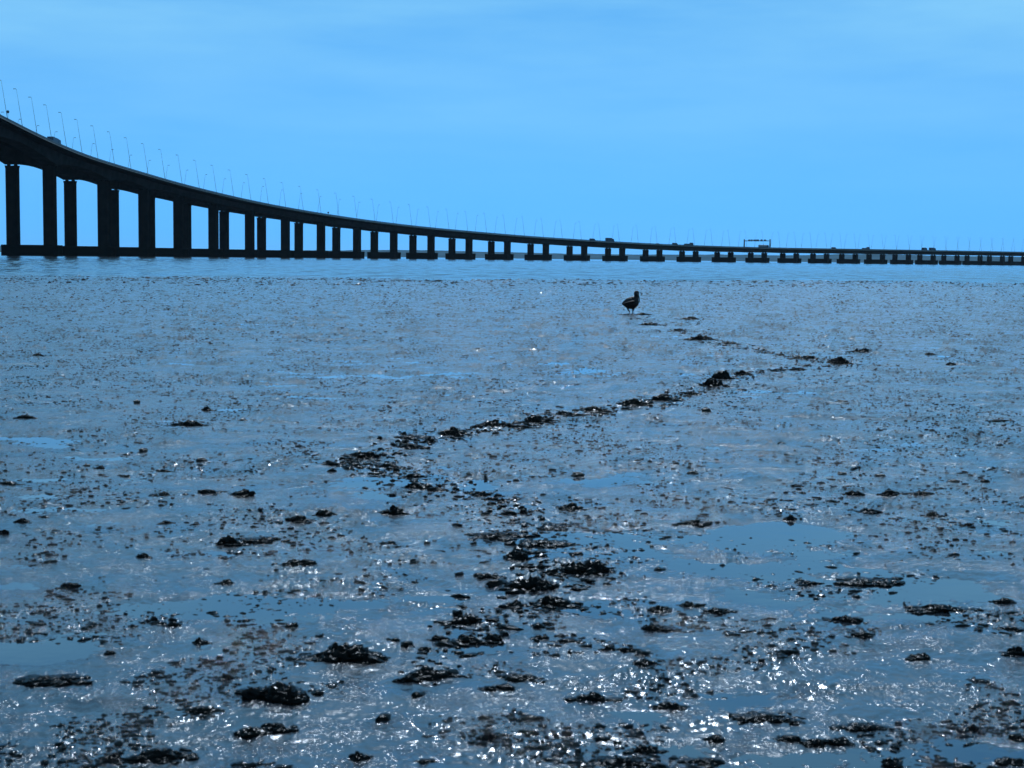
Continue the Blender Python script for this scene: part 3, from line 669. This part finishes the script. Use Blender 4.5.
# the churned line itself: crumbs along the trail
tp = [(612, 315), (632, 316), (650, 322), (678, 332), (700, 341), (728, 345), (760, 352), (800, 358), (845, 363), (800, 370), (760, 372), (722, 381), (700, 391), (664, 402), (635, 407), (596, 413), (565, 418), (537, 423),
      (498, 430), (450, 437), (413, 443), (385, 455), (345, 464), (375, 466), (400, 478), (440, 492), (485, 500), (520, 515), (545, 530), (510, 541), (525, 562), (565, 578), (530, 592), (545, 605), (480, 625), (480, 645), (430, 655), (425, 680)]
q = np.random.default_rng(77); cx_, cy_ = [], []
g_ = [ground(*p) for p in tp]
for (p0, p1), (a0, a1) in zip(zip(tp[:-1], tp[1:]), zip(g_[:-1], g_[1:])):
    L_ = math.hypot(p1[0] - p0[0], p1[1] - p0[1]); n_ = int(L_ * (1.9 if p0[1] < 485 else 1.0))
    t_ = q.random(n_); gap = gn(t_ * L_ / 9.0 + p0[0], t_ * 0 + p0[1], 9) > -0.22
    wv_ = 0.05 + 0.10 * q.random()
    ux = q.normal(size=n_) * wv_; uy = q.normal(size=n_) * wv_ * 2.0
    cx_.append((a0[0] + (a1[0] - a0[0]) * t_ + ux)[gap]); cy_.append((a0[1] + (a1[1] - a0[1]) * t_ + uy)[gap])
cx_ = np.concatenate(cx_); cy_ = np.concatenate(cy_)
crumb_mesh('trail_crumbs', cx_, cy_, 0.007, 0.026, q, M['clump'], I1, 'small black scraps of weed and churned mud along the winding trail', 'weed scraps')

# ------------------------------------------------------------------ the bird
bx, by = ground(632, 314.0)
bird = empty('wading_bird', (bx, by, 0.004), R(0)); bird.scale = (1, 1, 1)
tag(bird, 'dark reddish-brown wading bird standing alone on the mud flat', 'bird')
def skin(name, verts, edges, radii, mat, parent, sub=2):
    me = bpy.data.meshes.new(name); me.from_pydata([tuple(v) for v in verts], edges, [])
    o = bpy.data.objects.new(name, me); col.objects.link(o)
    sm = o.modifiers.new('skin', 'SKIN'); sm.use_smooth_shade = True
    for i, rr in enumerate(radii): me.skin_vertices[0].data[i].radius = rr if isinstance(rr, tuple) else (rr, rr)
    me.skin_vertices[0].data[0].use_root = True
    sb = o.modifiers.new('sub', 'SUBSURF'); sb.levels = sub; sb.render_levels = sub
    bpy.context.view_layer.update()
    dg = bpy.context.evaluated_depsgraph_get(); me2 = bpy.data.meshes.new_from_object(o.evaluated_get(dg))
    bpy.data.objects.remove(o)
    me2.name = name; me2.materials.clear()
    q = link_mesh(name, me2, mat, parent); me2.polygons.foreach_set('use_smooth', [True] * len(me2.polygons)); return q
# local x = right in the photo, y = away, z = up ; body slopes from tail (low left) up to the chest (right)
U = 0.0228
def loft(mb, path, n=18):
    '''path: (x, y, z, half height, half depth); rings stand square to the path'''
    P_ = [Vector(p[:3]) for p in path]; rings = []
    for i, p in enumerate(path):
        t = (P_[min(i + 1, len(P_) - 1)] - P_[max(i - 1, 0)]).normalized(); side = Vector((0, 1, 0)); nrm = t.cross(side).normalized(); side = nrm.cross(t).normalized()
        rings += [P_[i] + nrm * (math.cos(2 * math.pi * k / n) * p[3]) + side * (math.sin(2 * math.pi * k / n) * p[4]) for k in range(n)]
    m_ = len(path)
    mb.add(rings, [tuple(range(n)), tuple(range(m_ * n - 1, (m_ - 1) * n - 1, -1))] + [(j * n + k, (j + 1) * n + k, (j + 1) * n + (k + 1) % n, j * n + (k + 1) % n) for j in range(m_ - 1) for k in range(n)])
bb = MB()
loft(bb, [(-.235, .03, .228, .012, .012), (-.205, .03, .232, .048, .038), (-.15, .02, .238, .095, .070), (-.09, .01, .244, .126, .095), (-.03, 0, .248, .143, .115), (.025, -.005, .254, .138, .116), (.065, -.012, .280, .110, .104), (.085, -.02, .325, .080, .082)])
loft(bb, [(.055, -.01, .27, .06, .07), (.080, -.02, .32, .072, .074), (.088, -.03, .37, .054, .056), (.086, -.038, .415, .047, .049), (.088, -.045, .450, .057, .057), (.091, -.052, .485, .062, .062), (.092, -.055, .512, .052, .052), (.092, -.056, .536, .026, .026)])
loft(bb, [(-.09, 0, .29, .03, .03), (-.05, 0, .300, .085, .07), (.0, 0, .310, .093, .08), (.04, -.01, .318, .088, .08), (.085, -.02, .325, .05, .05)])
for pth in ([(-.060, .035, .19, .07, .05), (-.098, .035, .125, .036, .03), (-.088, .035, .095, .016, .015), (-.055, .034, .05, .012, .012), (-.046, .033, .008, .012, .012)],
            [(.005, -.035, .19, .07, .05), (.018, -.035, .125, .034, .03), (.020, -.035, .09, .016, .015), (.016, -.035, .05, .012, .012), (.014, -.037, .008, .012, .012)]):
    loft(bb, pth, 12)
body = bb.build('body', M['bird'], bird, True)
rm = body.modifiers.new('remesh', 'REMESH'); rm.mode = 'VOXEL'; rm.voxel_size = 0.006; rm.use_smooth_shade = True
sm_ = body.modifiers.new('smooth', 'SMOOTH'); sm_.factor = 0.5; sm_.iterations = 4
skin('bill', [(.098, -.085, .478), (.118, -.125, .455), (.136, -.158, .405), (.148, -.175, .345), (.156, -.180, .262)], [(0, 1), (1, 2), (2, 3), (3, 4)], [.026, .020, .016, .013, .010], M['bill'], bird, 2)
for sy in (-1, 1):
    # folded wings lying along the flanks
    wv = [(.060, sy * .100 - .01, .295), (-.02, sy * .118, .290), (-.11, sy * .100 + .01, .262), (-.19, sy * .06 + .02, .235), (-.240, sy * .03 + .03, .215)]
    skin('wing', wv, [(0, 1), (1, 2), (2, 3), (3, 4)], [(.055, .018), (.078, .022), (.062, .02), (.036, .014), (.010, .006)], M['wing'], bird)
for (fx, fy) in ((-.046, .033), (.014, -.037)):
    fv = [(fx, fy, .012)] + [(fx + math.sin(a) * l, fy - math.cos(a) * l, .008) for a, l in ((R(60), .055), (R(95), .06), (R(20), .055), (R(250), .035))]
    skin('foot', fv, [(0, 1), (0, 2), (0, 3), (0, 4)], [.010, .006, .006, .006, .005], M['bill'], bird, 1)
for sx in (-1, 1):
    e = MB(); c0 = Vector((.092 + sx * .040, -.098, .482)); V, T = I1
    o = tri_mesh('eye', V * .007 + np.array(c0[:]), T, M['glass'], bird)

# ------------------------------------------------------------------ haze over the bay
hz = MB(); hz.box(-11500, 11500, -2600, 11500, -4.0, 75.0)
hm = bpy.data.materials.new('haze_air'); hm.use_nodes = True
nt = hm.node_tree; nt.nodes.clear(); ho = nt.nodes.new('ShaderNodeOutputMaterial'); pv = nt.nodes.new('ShaderNodeVolumePrincipled')
pv.inputs['Color'].default_value = (0.55, 0.80, 1.0, 1); pv.inputs['Density'].default_value = 0.000016; pv.inputs['Anisotropy'].default_value = 0.3
nt.links.new(pv.outputs[0], ho.inputs['Volume'])
o = hz.build('haze', hm); tag(o, kind='stuff')
